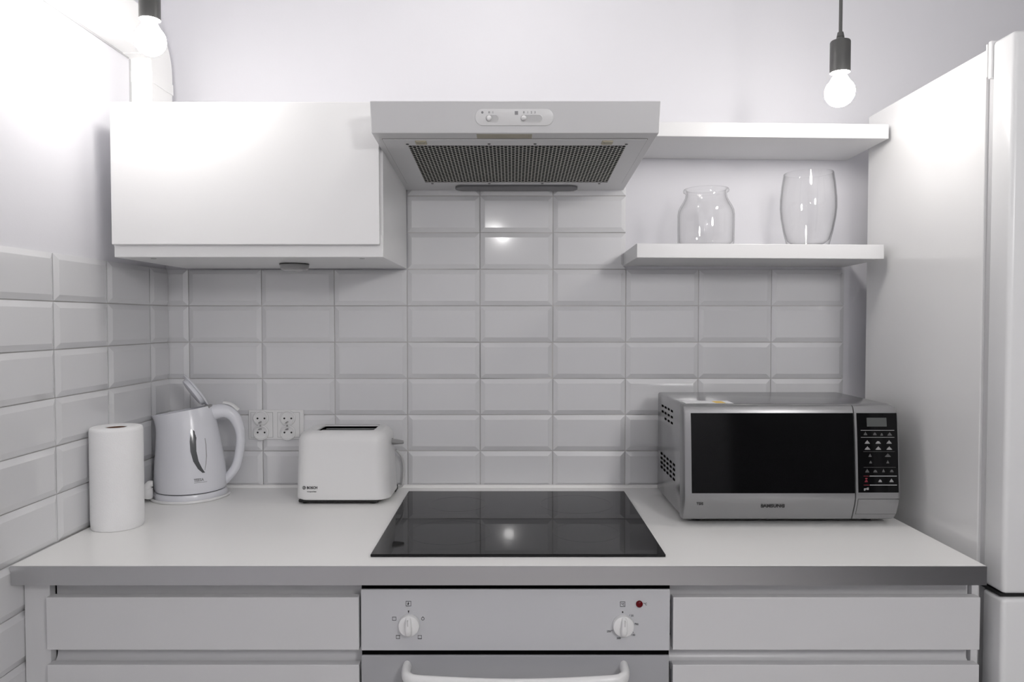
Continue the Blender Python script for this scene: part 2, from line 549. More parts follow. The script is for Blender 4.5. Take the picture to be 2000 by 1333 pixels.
on_under(bm, [(0.2155, -0.483), (0.332, -0.483), (0.332, -0.4555), (0.2155, -0.4555)], 0.0004)
obj('sticker', bm, 'sticker_beige', hd, label='faded beige adhesive strip')
# control plate with two slide switches on the fascia
def fy_(z):
    return -0.489 + (-0.505 + 0.489) * (z - 1.7555) / (1.8175 - 1.7555)
lean = math.atan2(0.016, 0.062)
cz = 1.7857
bm = NB()
def fascia(bm, pts, d0, d1):
    rings(bm, [[(x, fy_(z) - d0, z) for x, z in pts], [(x, fy_(z) - d1, z) for x, z in pts]])
rings(bm, [[(x, fy_(z) - d, z) for x, z in rrect(0.2135 + k, 0.3762 - k, cz - 0.0162 + k, cz + 0.0162 - k, 0.0160 - k, 10)]
           for k, d in ((0, -0.0005), (0, 0.0018), (0.0004, 0.0025), (0.0012, 0.0028))])
cp = obj('control_plate', bm, 'switch_plastic', hd, smooth=True)
for (sx0, sx1, kx) in ((0.2335, 0.2625, 0.2425), (0.3060, 0.3535, 0.3145)):
    bm = NB()
    pts = rrect(sx0, sx1, cz - 0.0105, cz + 0.0055, 0.0078, 6)
    inn = rrect(sx0 + 0.0016, sx1 - 0.0016, cz - 0.0089, cz + 0.0039, 0.0062, 6)
    rs = [[(x, fy_(z) - 0.0029, z) for x, z in inn], [(x, fy_(z) - 0.0038, z) for x, z in inn],
          [(x, fy_(z) - 0.0031, z) for x, z in pts], [(x, fy_(z) - 0.0027, z) for x, z in pts]]
    rings(bm, rs, loop=True)
    obj('slot_rim', bm, 'switch_plastic', cp, smooth=True)
    bm = NB()
    fascia(bm, inn, 0.0027, 0.00295)
    obj('slot_track', bm, 'light_grey_plastic', cp)
    bm = NB()
    lathe_y(bm, [(0.0052, fy_(cz) - 0.0025), (0.0052, fy_(cz) - 0.006), (0.0042, fy_(cz) - 0.0085), (0.002, fy_(cz) - 0.0098), (0.0, fy_(cz) - 0.010)], kx, cz - 0.0025, 20, cap1=False)
    obj('slide_knob', bm, 'white_plastic', cp, smooth=True, angle=60)
for tx, s_ in ((0.2425, '0'), (0.2505, '1'), (0.3145, '0'), (0.3225, '1'), (0.3300, '2'), (0.3375, '3')):
    lettering('numeral', s_, 0.0060, 'print_grey', hd, (tx, fy_(cz + 0.0085) - 0.0030, cz + 0.0072), (PI / 2 + lean, 0, 0), 'CENTER', bold=0.0001)
bm = NB()
fascia(bm, [(0.2955 + 0.0001, cz + 0.0045), (0.3025, cz + 0.0045), (0.3025, cz + 0.0115), (0.2955, cz + 0.0115)], 0.0027, 0.0031)
fascia(bm, [(0.2285 + 0.0025 * math.cos(a * PI / 6), cz + 0.009 + 0.0025 * math.sin(a * PI / 6)) for a in range(12)], 0.0027, 0.0031)
obj('printed_symbols', bm, 'print_grey', hd, kind='stuff')

# ------------------------------------------------------------------ shelves
def shelf(label, x0, x1, zf, tilt):
    cx = (x0 + x1) / 2
    L_ = x1 - x0
    bm = NB()
    box(bm, x0, x1, -0.2265, -0.0012, zf, zf + 0.0355, bevel=0.0012)
    o = obj('wall_shelf', bm, 'shelf_white', origin=(cx, -0.0012, zf))
    o.rotation_euler = (-0.020, tilt, 0)
    return tag(o, label, 'shelf', 'white floating shelves beside the fridge')
shelf('upper white floating shelf, empty, between cooker hood and fridge', 0.600, 1.2115, 1.8080, 0.0105)
shelf('lower white floating shelf carrying the glass jar and vase', 0.5965, 1.2045, 1.5125, 0.0055)
SH = 1.5495      # top of the lower shelf near its middle

def glassware(name, label, cat, cx, cy, outer, inner, m):
    bm = NB()
    lathe(bm, outer + inner, (cx, cy), 64, cap0=True, cap1=True)
    o = obj(name, bm, m, origin=(cx, cy, outer[0][1]), smooth=True, angle=60)
    return tag(o, label, cat)
z = SH + 0.0038
glassware('glass_jar', 'round clear glass jar with a rolled lip, left on the lower shelf', 'jar', 0.7945, -0.118,
          [(0.060, z), (0.069, z + 0.004), (0.0715, z + 0.014), (0.0722, z + 0.05), (0.0722, z + 0.085), (0.0705, z + 0.097), (0.066, z + 0.107), (0.0585, z + 0.119),
           (0.0535, z + 0.129), (0.0520, z + 0.138), (0.0525, z + 0.143), (0.0572, z + 0.1445), (0.0582, z + 0.148), (0.0568, z + 0.1515), (0.0535, z + 0.1525)],
          [(0.0505, z + 0.151), (0.0490, z + 0.143), (0.0492, z + 0.137), (0.0505, z + 0.129), (0.0555, z + 0.118), (0.063, z + 0.105), (0.0675, z + 0.095), (0.0692, z + 0.085),
           (0.0692, z + 0.05), (0.0685, z + 0.016), (0.060, z + 0.008), (0.02, z + 0.006)], 'jar_glass')
z = SH + 0.0020
glassware('glass_vase', 'tall clear barrel-shaped glass vase, right on the lower shelf', 'vase', 1.0605, -0.118,
          [(0.046, z), (0.0505, z + 0.003), (0.0535, z + 0.015), (0.0610, z + 0.045), (0.0672, z + 0.08), (0.0695, z + 0.105), (0.0690, z + 0.13), (0.0655, z + 0.165), (0.0610, z + 0.1935), (0.0600, z + 0.1955)],
          [(0.0586, z + 0.1945), (0.0632, z + 0.165), (0.0668, z + 0.13), (0.0673, z + 0.105), (0.0650, z + 0.08), (0.0585, z + 0.045), (0.0515, z + 0.022), (0.040, z + 0.012), (0.01, z + 0.010)], 'tumbler_glass')

# ------------------------------------------------------------------ fridge
fr = empty('fridge_freezer', (1.50, -0.35, 0.0), 'tall white fridge freezer standing right of the worktop', 'fridge')
FX0, FX1 = 1.2235, 1.7735
obj('body', bx(FX0, FX1, -0.572, -0.100, 0.03, 1.897, bevel=0.002), 'fridge_white', fr)
obj('seal', bx(FX0 + 0.006, FX1 - 0.006, -0.588, -0.572, 0.05, 1.89), 'gasket_shade_grey', fr)
obj('upper_door', bx(FX0, FX1, -0.650, -0.588, 0.8435, 1.9060, bevel=0.009, seg=4), 'fridge_door_white', fr, smooth=True, angle=60)
bm = NB()
box(bm, FX0, FX1, -0.650, -0.588, 0.06, 0.8345, bevel=0.009, seg=4)
obj('lower_door', bm, 'fridge_door_white', fr, smooth=True, angle=60)
bm = NB()
box(bm, FX0 + 0.0015, FX1, -0.640, -0.570, 0.836, 0.842)
obj('door_gap_profile', bm, 'black', fr)
bm = NB()
box(bm, FX0 - 0.002, FX0 + 0.05, -0.5775, -0.5725, 1.842, 1.9065, bevel=0.001)
box(bm, FX0 - 0.003, FX0 + 0.05, -0.5900, -0.5815, 1.836, 1.9085, bevel=0.0015)
obj('hinge_cap', bm, 'fridge_white', fr)
for fx in (FX0 + 0.05, FX1 - 0.05):
    for fy in (-0.53, -0.15):
        bm = NB()
        lathe(bm, [(0.02, 0.0), (0.02, 0.032)], (fx, fy), 16)
        obj('foot', bm, 'black', fr)

# ------------------------------------------------------------------ base units
def drawer_unit(label, x0, x1, b0, b1):
    e1_ = 0.008 if x0 > 0 else 0.001
    t = empty('drawer_cabinet', ((x0 + x1) / 2, -0.3, 0.1), label, 'cabinet', 'white handleless drawer cabinets under the worktop')
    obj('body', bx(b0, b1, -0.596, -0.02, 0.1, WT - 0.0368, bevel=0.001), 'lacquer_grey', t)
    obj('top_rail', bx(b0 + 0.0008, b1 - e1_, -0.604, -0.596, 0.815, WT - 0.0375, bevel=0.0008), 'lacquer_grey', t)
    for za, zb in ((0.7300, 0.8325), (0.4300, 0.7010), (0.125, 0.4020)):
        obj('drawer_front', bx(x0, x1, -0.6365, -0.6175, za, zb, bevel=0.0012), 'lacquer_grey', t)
    # C-shaped grip channel between the fronts
    for zc in (0.7160, 0.4160):
        bm = NB()
        pts = [(-0.596, zc + 0.028)] + [(-0.6005 - 0.0135 * (1 - math.cos(a)) * 0.0 - 0.0 + 0.0, 0) for a in ()]
        pts = []
        for k in range(9):
            a = -PI / 2 * k / 8
            pts.append((-0.620 + 0.016 * math.cos(a), zc - 0.004 + 0.016 * math.sin(a)))
        pts = [(-0.604, zc + 0.030)] + pts + [(-0.622, zc - 0.020), (-0.622, zc - 0.030), (-0.597, zc - 0.030), (-0.597, zc + 0.030)]
        rings(bm, [[(x, y, z_) for y, z_ in pts] for x in (b0 + 0.0008, b1 - e1_)])
        obj('grip_channel', bm, 'lacquer_grey', t, smooth=True)
    return t
drawer_unit('white drawer cabinet left of the oven under the worktop', -0.6055, -0.0045, -0.6055, -0.0025)
drawer_unit('white drawer cabinet right of the oven beside the fridge', 0.5995, 1.1900, 0.5975, 1.1905)
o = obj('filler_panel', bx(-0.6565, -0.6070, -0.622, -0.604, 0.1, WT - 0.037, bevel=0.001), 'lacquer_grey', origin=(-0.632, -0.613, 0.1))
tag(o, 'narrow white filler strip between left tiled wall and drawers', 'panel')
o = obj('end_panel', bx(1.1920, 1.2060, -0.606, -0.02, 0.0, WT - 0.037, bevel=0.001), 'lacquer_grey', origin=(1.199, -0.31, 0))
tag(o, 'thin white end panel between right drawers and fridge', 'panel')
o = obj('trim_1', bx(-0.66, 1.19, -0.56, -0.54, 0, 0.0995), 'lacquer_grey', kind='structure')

# ------------------------------------------------------------------ oven
ov = empty('built_in_oven', (0.297, -0.3, 0.1), 'grey-white built-in oven with two knobs below the hob', 'oven')
ox0, ox1 = -0.0005, 0.5955
obj('carcass', bx(ox0 + 0.0005, ox1 + 0.001, -0.602, -0.03, 0.1, WT - 0.0385), 'black', ov)
obj('control_panel', bx(ox0, ox1 - 0.002, -0.6365, -0.602, 0.7290, 0.8480, bevel=0.0012), 'enamel_oven', ov)
od = obj('oven_door', bx(ox0, ox1 - 0.003, -0.6365, -0.602, 0.2600, 0.7195, bevel=0.0012), 'oven_glass', ov)
obj('lower_panel', bx(ox0, ox1 - 0.002, -0.6365, -0.602, 0.105, 0.2520, bevel=0.0012), 'enamel_oven', ov)
obj('gap_shade', bx(ox0 + 0.001, ox1 - 0.003, -0.6325, -0.601, 0.7185, 0.7300), 'dark_void', ov)  # black strips put in the panel gaps to stand for their shade
obj('gap_shade', bx(ox0 + 0.001, ox1 - 0.002, -0.6325, -0.601, 0.8470, WT - 0.0375), 'dark_void', ov)
# bowed bar handle
bm = NB()
hp = catmull([(0.0880, -0.634, 0.6985), (0.0885, -0.655, 0.6955), (0.0960, -0.672, 0.692), (0.130, -0.6815, 0.690), (0.2965, -0.6890, 0.6875),
              (0.463, -0.6815, 0.690), (0.4970, -0.672, 0.692), (0.5045, -0.655, 0.6955), (0.5050, -0.634, 0.6985)], 8)
sweep(bm, hp, lambda t: 0.0085, lambda t: 0.0115 + 0.001 * math.sin(PI * t), seg=16, up=(0, 0, 1))
obj('handle', bm, 'white_plastic', od, smooth=True, angle=50)
def oven_knob(cx, cz_, ang):
    t = None
    bm = NB()
    y0 = -0.6365
    lathe_y(bm, [(0.0205, y0 + 0.0003), (0.0208, y0 - 0.003), (0.0195, y0 - 0.009), (0.0165, y0 - 0.0105), (0.0, y0 - 0.0108)], cx, cz_, 40, cap1=False)
    k = obj('knob', bm, 'white_plastic', ov, origin=(cx, y0, cz_), smooth=True, angle=40)
    # grip bar standing proud of the disc, bulging in the middle
    bm = NB()
    rs = []
    for i in range(13):
        f = -1 + 2 * i / 12
        wd = 0.0042 + 0.0020 * (1 - f * f) * (1.0 if f < 0 else 0.75)
        hgt = 0.0085 + 0.0115 * math.sqrt(max(0.0, 1 - abs(f) ** 2.6))
        zz = cz_ + f * 0.0188
        rs.append([(cx - wd - 0.001, y0 - 0.008, zz), (cx - wd, y0 - hgt + 0.002, zz), (cx - wd * .55, y0 - hgt - 0.0008, zz), (cx + wd * .55, y0 - hgt - 0.0008, zz),
                   (cx + wd, y0 - hgt + 0.002, zz), (cx + wd + 0.001, y0 - 0.008, zz)])
    rings(bm, rs)
    obj('grip', bm, 'white_plastic', k, smooth=True, angle=50)
    bm = NB()
    box(bm, cx - 0.0009, cx + 0.0009, y0 - 0.0206, y0 - 0.0125, cz_ + 0.004, cz_ + 0.0155)
    obj('pointer_mark', bm, 'light_grey_plastic', k)
    k.rotation_euler = (0, ang, 0)
oven_knob(0.0925, 0.7795, -0.04)
oven_knob(0.5035, 0.7785, 0.06)
bm = NB()
lathe_y(bm, [(0.0066, -0.6363), (0.0066, -0.6385), (0.0055, -0.6400), (0.003, -0.6408), (0.0, -0.641)], 0.5345, 0.8200, 24, cap1=False)
obj('indicator_lamp', bm, 'red_lamp', ov, smooth=True, angle=60, label='dark red indicator lamp')
ys0, ys1 = -0.6369, -0.6364
bm = NB()
def sym_frame(x, z_, w_, h_, t=0.0007):
    frame_y(bm, x - w_ / 2, x + w_ / 2, z_ - h_ / 2, z_ + h_ / 2, t, ys0, ys1)
sym_frame(0.0910, 0.8205, 0.0100, 0.0100)
box(bm, 0.0900, 0.0910, ys0, ys1, 0.8178, 0.8238)
prism_y(bm, [(0.0888, 0.8200), (0.0912, 0.8225), (0.0922, 0.8205), (0.0902, 0.8178)], ys0, ys1)
prism_y(bm, [(0.0897, 0.8070), (0.0925, 0.8070), (0.0915, 0.8020), (0.0907, 0.8020)], ys0, ys1)
sym_frame(0.0635, 0.7912, 0.0076, 0.0070)
sym_frame(0.0705, 0.7555, 0.0074, 0.0070)
box(bm, 0.0668, 0.0742, ys0, ys1, 0.7584, 0.7592)
sym_frame(0.1125, 0.7555, 0.0074, 0.0070)
box(bm, 0.1088, 0.1162, ys0, ys1, 0.7516, 0.7525)
rs = [[(0.1185 + r_ * math.cos(2 * PI * j / 20), y, 0.7912 + r_ * math.sin(2 * PI * j / 20)) for j in range(20)] for r_, y in ((0.0032, ys1), (0.0032, ys0), (0.0024, ys0), (0.0024, ys1))]
rings(bm, rs, loop=True)
box(bm, 0.1180, 0.1190, ys0, ys1, 0.7935, 0.7955)
sym_frame(0.5025, 0.8195, 0.0098, 0.0100)
prism_y(bm, [(0.5025 + 0.0014 * math.cos(a * PI / 5), 0.8040 + 0.0018 * math.sin(a * PI / 5)) for a in range(10)], ys0, ys1)
for a_, r0, r1 in ((1.0, 0.0225, 0.0245), (0.16, 0.0225, 0.0250), (-0.62, 0.0225, 0.0250), (-2.70, 0.0225, 0.0250)):
    c_, s_ = math.cos(a_), math.sin(a_)
    p, q = (0.5035 + c_ * r0, 0.7785 + s_ * r0), (0.5035 + c_ * r1, 0.7785 + s_ * r1)
    nx, nz = -s_ * 0.0004, c_ * 0.0004
    prism_y(bm, [(p[0] - nx, p[1] - nz), (q[0] - nx, q[1] - nz), (q[0] + nx, q[1] + nz), (p[0] + nx, p[1] + nz)], ys0, ys1)
obj('printed_symbols', bm, 'print_dark', ov, kind='stuff')
for s_, x_, z_ in (('50', 0.5215, 0.7970), ('100', 0.5295, 0.7805), ('150', 0.5235, 0.7595), ('200', 0.4955, 0.7530), ('250', 0.4765, 0.7665)):
    lettering('numeral', s_, 0.0052, 'print_dark', ov, (x_ - 0.0005, ys0, z_ - 0.0015), align='CENTER')
lettering('lettering', '°C', 0.0060, 'print_dark', ov, (0.4992, ys0, 0.8172))
lettering('lettering', '°C', 0.0060, 'print_dark', ov, (0.5425, ys0, 0.8178))

# ------------------------------------------------------------------ pendants
def pendant(label, x, y, zb, bulb_m, group):
    """zb: height of the bulb centre"""
    t = empty('pendant_lamp', (x, y, HC), label, 'lamp', group)
    st = zb + 0.0415          # lower rim of the socket
    bm = NB()
    lathe(bm, [(0.0192, st - 0.0005), (0.0207, st), (0.0207, st + 0.064), (0.0195, st + 0.0665), (0.008, st + 0.0670)], (x, y), 40, cap0=False)
    obj('socket', bm, 'black_metal', t, smooth=True)
    bm = NB()
    lathe(bm, [(0.0190, st + 0.0006), (0.0120, st + 0.0006)], (x, y), 32, cap0=False, cap1=False)
    obj('socket_liner', bm, 'white_plastic', t)
    bm = NB()
    lathe(bm, [(0.0078, st + 0.0672), (0.0080, st + 0.074), (0.0070, st + 0.0745), (0.0078, st + 0.0755), (0.0060, st + 0.085), (0.0042, st + 0.0855)], (x, y), 24)
    obj('cord_grip', bm, 'black_metal', t, smooth=True)
    bm = NB()
    lathe(bm, [(0.0036, st + 0.083), (0.0036, HC - 0.03)], (x, y), 12)
    obj('cord', bm, 'black_metal', t, smooth=True)
    bm = NB()
    lathe(bm, [(0.045, HC - 0.0005), (0.045, HC - 0.025), (0.040, HC - 0.031), (0.006, HC - 0.032)], (x, y), 32)
    obj('ceiling_rose', bm, 'black_metal', t, smooth=True)
    bm = NB()
    pr = [(0.0, zb - 0.0305)]
    for k in range(1, 15):
        a = -PI / 2 + k * (PI * 0.76) / 14
        pr.append((0.0305 * math.cos(a), zb + 0.0305 * math.sin(a)))
    pr += [(0.0165, zb + 0.0300), (0.0135, zb + 0.0355), (0.0125, zb + 0.0425)]
    lathe(bm, pr, (x, y), 40, cap0=False)
    obj('bulb', bm, bulb_m, t, smooth=True, angle=80)
    return t
G = 'black pendant lamps with bare globe bulbs'
pendant('bare bulb pendant lamp hanging over the right shelves by the fridge', 0.990, -0.450, 1.8520, 'bulb_right', G)
pendant('bare bulb pendant lamp glaring over the left wall cabinet', -0.4470, -0.520, 1.9350, 'bulb_left', G)
pendant('added fill pendant, out of view, over the middle of the hood', 0.270, -0.520, 2.2300, 'bulb_fill', G)  # added for fill, hangs out of view
# added globes, unseen behind the camera, for fill and tile highlights
for gx, gy, gl in ((0.28, -3.2, 'further'), (1.30, -2.6, 'nearer')):
    gm, gr = ('globe_small', 0.036) if gl == 'further' else ('globe', 0.16)
    t = empty('fill_globe', (gx, gy, HC), ('small added globe light, unseen, by the far wall behind the viewer' if gl == 'further' else 'large added fill globe, unseen, to the right behind the viewer'), 'lamp', 'added fill globes behind the viewer')
    bm = NB()
    lathe(bm, [(gr * math.sin(PI * k / 20) if 0 < k < 20 else 0.0005, 1.97 - gr * math.cos(PI * k / 20)) for k in range(21)], (gx, gy), 32)
    obj('globe', bm, gm, t, smooth=True, angle=80)
    bm = NB()
    lathe(bm, [(0.004, 1.968 + gr), (0.004, HC)], (gx, gy), 10)
    obj('cord', bm, 'black_metal', t)

# ------------------------------------------------------------------ flat ventilation duct in the upper left corner
du = empty('ventilation_duct', (XL + 0.028, -0.121, 1.6), 'flat white plastic ventilation duct climbing the corner and turning along wall', 'duct')
dx0, dx1 = XL + 0.0005, -0.6135
def duct_rings(path):
    """path: list of (inner (y,z), outer (y,z)) edges of the duct in the plane of the left wall"""
    bm = NB()
    rings(bm, [[(dx0, *a), (dx1, *a), (dx1, *b), (dx0, *b)] for a, b in path])
    return bm
obj('vertical_run', duct_rings([((-0.176, 1.70), (-0.068, 1.70)), ((-0.176, 1.99), (-0.068, 1.99))]), 'duct_plastic', du)
pth = [((-0.1775, 1.985), (-0.0665, 1.985)), ((-0.1775, 2.012), (-0.0665, 2.012))]
for k in range(1, 11):
    a = PI / 2 * k / 10
    pth.append(((-0.1775 - 0.008 * (1 - math.cos(a)), 2.012 + 0.008 * math.sin(a)), (-0.1855 + 0.119 * math.cos(a), 2.012 + 0.119 * math.sin(a))))
pth.append(((-0.215, 2.020), (-0.215, 2.131)))
obj('elbow', duct_rings(pth), 'duct_plastic', du, smooth=True, angle=40)
obj('horizontal_run', duct_rings([((-0.21, 2.0215), (-0.21, 2.1295)), ((-1.75, 2.0215), (-1.75, 2.1295))]), 'duct_plastic', du)
obj('sleeve', bx(dx0, dx1 + 0.0022, -0.1785, -0.0650, 1.962, 1.990, bevel=0.0008), 'duct_plastic', du)

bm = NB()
box(bm, XL, XL + 0.003, -1.75, -0.186, 2.0175, 2.0222)  # grey strips drawn in place of the shadow line beside the duct
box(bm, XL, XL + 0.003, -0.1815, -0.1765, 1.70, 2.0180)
obj('shadow_gap_strip', bm, 'gasket_shade_grey', du, label='thin grey strip standing for the shadow gap between duct and wall')

# ------------------------------------------------------------------ power outlet
so = empty('power_outlet', (-0.363, -0.009, 1.074), 'white double wall socket between kettle and toaster', 'socket')
bm = NB()
box(bm, -0.4395, -0.2870, -0.0155, -0.0060, 1.0345, 1.1165, bevel=0.0022, seg=3)
obj('frame', bm, 'switch_plastic', so, smooth=True)
for cx in (-0.4025, -0.3285):
    bm = NB()
    box(bm, cx - 0.0295, cx + 0.0305, -0.0175, -0.015, 1.0405, 1.1095, bevel=0.0012)
    ins = obj('cover', bm, 'switch_plastic', so)
    bm = NB()
    frame_y(bm, cx - 0.0302, cx + 0.0312, 1.0398, 1.1102, 0.0009, -0.0158, -0.0150)
    obj('cover_gap', bm, 'grey_plastic', so)
    bm = NB()
    # figure-eight socket body
    for czz in (1.0945, 1.0540):
        lathe_y(bm, [(0.0212, -0.0170), (0.0212, -0.0225), (0.0195, -0.0240), (0.0182, -0.0240), (0.0170, -0.0195), (0.0, -0.0192)], cx - 0.0008, czz, 40, cap1=False)
    obj('socket_well', bm, 'switch_plastic', so, smooth=True, angle=40)
    for czz, up in ((1.0935, -1), (1.0545, 1)):
        for sx in (-0.0096, 0.0096):
            bm = NB()
            lathe_y(bm, [(0.0026, -0.0190), (0.0026, -0.0198)], cx - 0.0005 + sx, czz, 16)
            obj('pin_hole', bm, 'black', so)
        bm = NB()
        sweep(bm, [(cx - 0.001, -0.0185, czz + up * 0.0095), (cx - 0.001, -0.034, czz + up * 0.0105)], 0.0023, seg=12, up=(0, 0, 1))
        obj('earth_pin', bm, 'grey_plastic', so, smooth=True)
    bm = NB()
    lathe_y(bm, [(0.0026, -0.0240), (0.0024, -0.0248)], cx - 0.001, 1.0740, 14)
    obj('screw', bm, 'grey_plastic', so)

# ------------------------------------------------------------------ paper towel roll
pt = empty('paper_towel_roll', (-0.6, -0.388, WT), 'white paper towel roll standing upright by the left tiled wall', 'paper towel')
bm = NB()
lathe(bm, [(0.0215, WT + 0.001), (0.052, WT + 0.0005), (0.0535, WT + 0.003), (0.0545, WT + 0.02), (0.0545, WT + 0.218), (0.0530, WT + 0.2245), (0.050, WT + 0.2262), (0.0225, WT + 0.2252), (0.0215, WT + 0.222)],
      (-0.601, -0.388), 64, cap0=False, cap1=False)
obj('paper', bm, 'paper', pt, smooth=True, angle=50)
bm = NB()
rs = [[(-0.601 + r_ * math.cos(2 * PI * j / 40), -0.388 + r_ * math.sin(2 * PI * j / 40), z_) for j in range(40)] for r_, z_ in ((0.0215, WT + 0.0012), (0.0215, WT + 0.2235), (0.0203, WT + 0.2235), (0.0203, WT + 0.0012))]
rings(bm, rs, loop=True)
obj('core', bm, 'cardboard', pt, smooth=True, label='dark brown cardboard core')

# ------------------------------------------------------------------ kettle
kx, ky = -0.560, -0.106
ke = empty('electric_kettle', (kx, ky, WT), 'white electric kettle with open lid beside the paper roll', 'kettle')
KP = [(0.922, -0.6470, -0.4730, 0.0850), (0.928, -0.6490, -0.4705, 0.0865), (0.955, -0.6490, -0.4715, 0.0860), (0.990, -0.6475, -0.4750, 0.0830), (1.030, -0.6450, -0.4815, 0.0785),
      (1.065, -0.6450, -0.4885, 0.0740), (1.090, -0.6470, -0.4950, 0.0705), (1.110, -0.6520, -0.5000, 0.0680), (1.126, -0.6600, -0.5060, 0.0650)]
def kring(k, inset=0.0, n=56):
    z_, xl, xr, ry = KP[k]
    c_, rx = (xl + xr) / 2, (xr - xl) / 2 - inset
    sl = max(0.0, (z_ - 1.03) / (1.126 - 1.03)) ** 1.5      # slope of the rim grows towards the top
    out = []
    for j in range(n):
        a = 2 * PI * j / n
        ca, sa = math.cos(a), math.sin(a)
        sp = sl * max(0.0, -ca) ** 2 * 0.42
        x = c_ + rx * ca
        out.append((x, ky + (ry - inset) * sa * (1 - sp), z_ + sl * 0.0135 * ca))
    return out
bm = NB()
rs = [kring(k) for k in range(len(KP))] + [kring(k, 0.003) for k in range(len(KP) - 1, 1, -1)]
rings(bm, rs)
obj('body', bm, 'kettle_plastic', ke, smooth=True, angle=50)
def ksurf(x, z_, off=0.0007):
    for k in range(len(KP) - 1):
        if KP[k][0] <= z_ <= KP[k + 1][0]:
            t = (z_ - KP[k][0]) / (KP[k + 1][0] - KP[k][0])
            _, xl, xr, ry = [KP[k][i] * (1 - t) + KP[k + 1][i] * t for i in range(4)]
            c_, rx = (xl + xr) / 2, (xr - xl) / 2
            return ky - ry * math.sqrt(max(0.0, 1 - ((x - c_) / rx) ** 2)) - off
    return ky
def kstrip(name, pts, m):
    """pts: (z, x left, x right) rows on the kettle wall facing the room"""
    bm = NB()
    rs = []
    for z_, xa, xb in pts:
        row = [xa + (xb - xa) * k / 4 for k in range(5)]
        rs.append([(x, ksurf(x, z_), z_) for x in row] + [(x, ksurf(x, z_, -0.002), z_) for x in reversed(row)])
    rings(bm, rs)
    return obj(name, bm, m, ke, smooth=True)
WS = [(1.1085, -0.5290, -0.5280), (1.1020, -0.5298, -0.5175), (1.0800, -0.5315, -0.5180), (1.0550, -0.5315, -0.5185), (1.0300, -0.5285, -0.5165), (1.0050, -0.5215, -0.5110), (0.9850, -0.5110, -0.5030), (0.9740, -0.5020, -0.4975)]
kstrip('water_window', WS, 'window_dark').__setitem__('label', 'dark curved water level window')
WL = [(1.0900, -0.5110, -0.5102), (1.0700, -0.5050, -0.5040), (1.0450, -0.5005, -0.4994), (1.0150, -0.4975, -0.4964), (0.9950, -0.4972, -0.4963), (0.9800, -0.4985, -0.4978)]
kstrip('window_outline', WL, 'grey_plastic')
bm = NB()
lathe(bm, [(0.086, WT + 0.0005), (0.0895, WT + 0.003), (0.0895, WT + 0.012), (0.0870, WT + 0.019), (0.080, WT + 0.0205)], (kx, ky), 56)
obj('power_base', bm, 'kettle_plastic', ke, smooth=True)
bm = NB()
lathe(bm, [(0.0835, WT + 0.0195), (0.0835, WT + 0.0226)], (kx, ky), 56)
obj('dark_gap', bm, 'black', ke)
bm = NB()
KA = 0.26                # the handle points a little away from the viewer
def rk(p):
    dx, dy = p[0] - kx, p[1] - ky
    return (kx + dx * math.cos(KA) - dy * math.sin(KA), ky + dx * math.sin(KA) + dy * math.cos(KA), p[2])
hp = catmull([rk(p) for p in ((-0.5300, ky, 1.108), (-0.505, ky, 1.119), (-0.476, ky, 1.123), (-0.453, ky, 1.109), (-0.4385, ky, 1.078), (-0.4350, ky, 1.045), (-0.4390, ky, 1.008),
              (-0.4480, ky, 0.972), (-0.4660, ky, 0.947), (-0.4800, ky, 0.934))], 6)
def hr_(t):
    return 0.0205 + (0.0118 - 0.0205) * min(1.0, max(0.0, (t - 0.12) / 0.40)) ** 0.9
sweep(bm, hp, hr_, lambda t: 0.0175 - 0.005 * t, seg=18, up=(-math.sin(KA), math.cos(KA), 0))
obj('handle', bm, 'kettle_plastic', ke, smooth=True, angle=60)
bm = NB()
sweep(bm, catmull([rk(p) for p in ((-0.478, ky, 1.1455), (-0.458, ky, 1.1400), (-0.440, ky, 1.1240))], 4), 0.004, 0.009, seg=12)
obj('lid_button', bm, 'white_plastic', ke, smooth=True)
# open lid: a shallow dished disc leaning back over its hinge
nrm = Vector((0.77, 0.51, 0.63)).normalized()
lc_ = Vector((-0.5435, ky, 1.1790))
e1 = nrm.cross(Vector((0, 1, 0))).normalized()
e2 = nrm.cross(e1)
bm = NB()
def lring(r_, h_):
    return [lc_ + e1 * (r_ * math.cos(2 * PI * j / 40)) + e2 * (r_ * 1.02 * math.sin(2 * PI * j / 40)) + nrm * h_ for j in range(40)]
rings(bm, [lring(0.034, -0.013), lring(0.039, -0.012), lring(0.041, -0.003), lring(0.0505, -0.002), lring(0.0515, 0.0005), lring(0.049, 0.0025), lring(0.03, 0.0045), lring(0.004, 0.005)])
obj('lid', bm, 'kettle_plastic', ke, smooth=True, angle=40)
bm = NB()
box(bm, -0.519, -0.505, ky - 0.013, ky + 0.013, 1.124, 1.142, bevel=0.003)
obj('hinge', bm, 'grey_plastic', ke)
# cord wound once round the base, with its plug on the far left
bm = NB()
pts = [(kx + 0.0955 * math.cos(a), ky + 0.0955 * math.sin(a), WT + 0.0036) for a in [PI * 2 * (0.03 - k / 40 * 0.56) for k in range(41)]]
pts = [p for p in pts if p[0] > XL + 0.014 and p[1] < -0.016]
pts += [(-0.655, -0.135, WT + 0.010), (-0.648, -0.150, WT + 0.016)]
sweep(bm, catmull(pts, 2), 0.0036, seg=10, up=(0, 0, 1))
obj('power_cord', bm, 'white_plastic', ke, smooth=True)
bm = NB()
sweep(bm, catmull([(-0.6440, -0.174, WT + 0.0165), (-0.6400, -0.177, WT + 0.026), (-0.6380, -0.178, WT + 0.037)], 4), lambda t: 0.0165 - 0.005 * t, lambda t: 0.014 - 0.003 * t, seg=14)
sweep(bm, catmull([(-0.641, -0.178, WT + 0.036), (-0.636, -0.176, WT + 0.046), (-0.628, -0.172, WT + 0.047)], 4), lambda t: 0.0105 - 0.003 * t, seg=12)
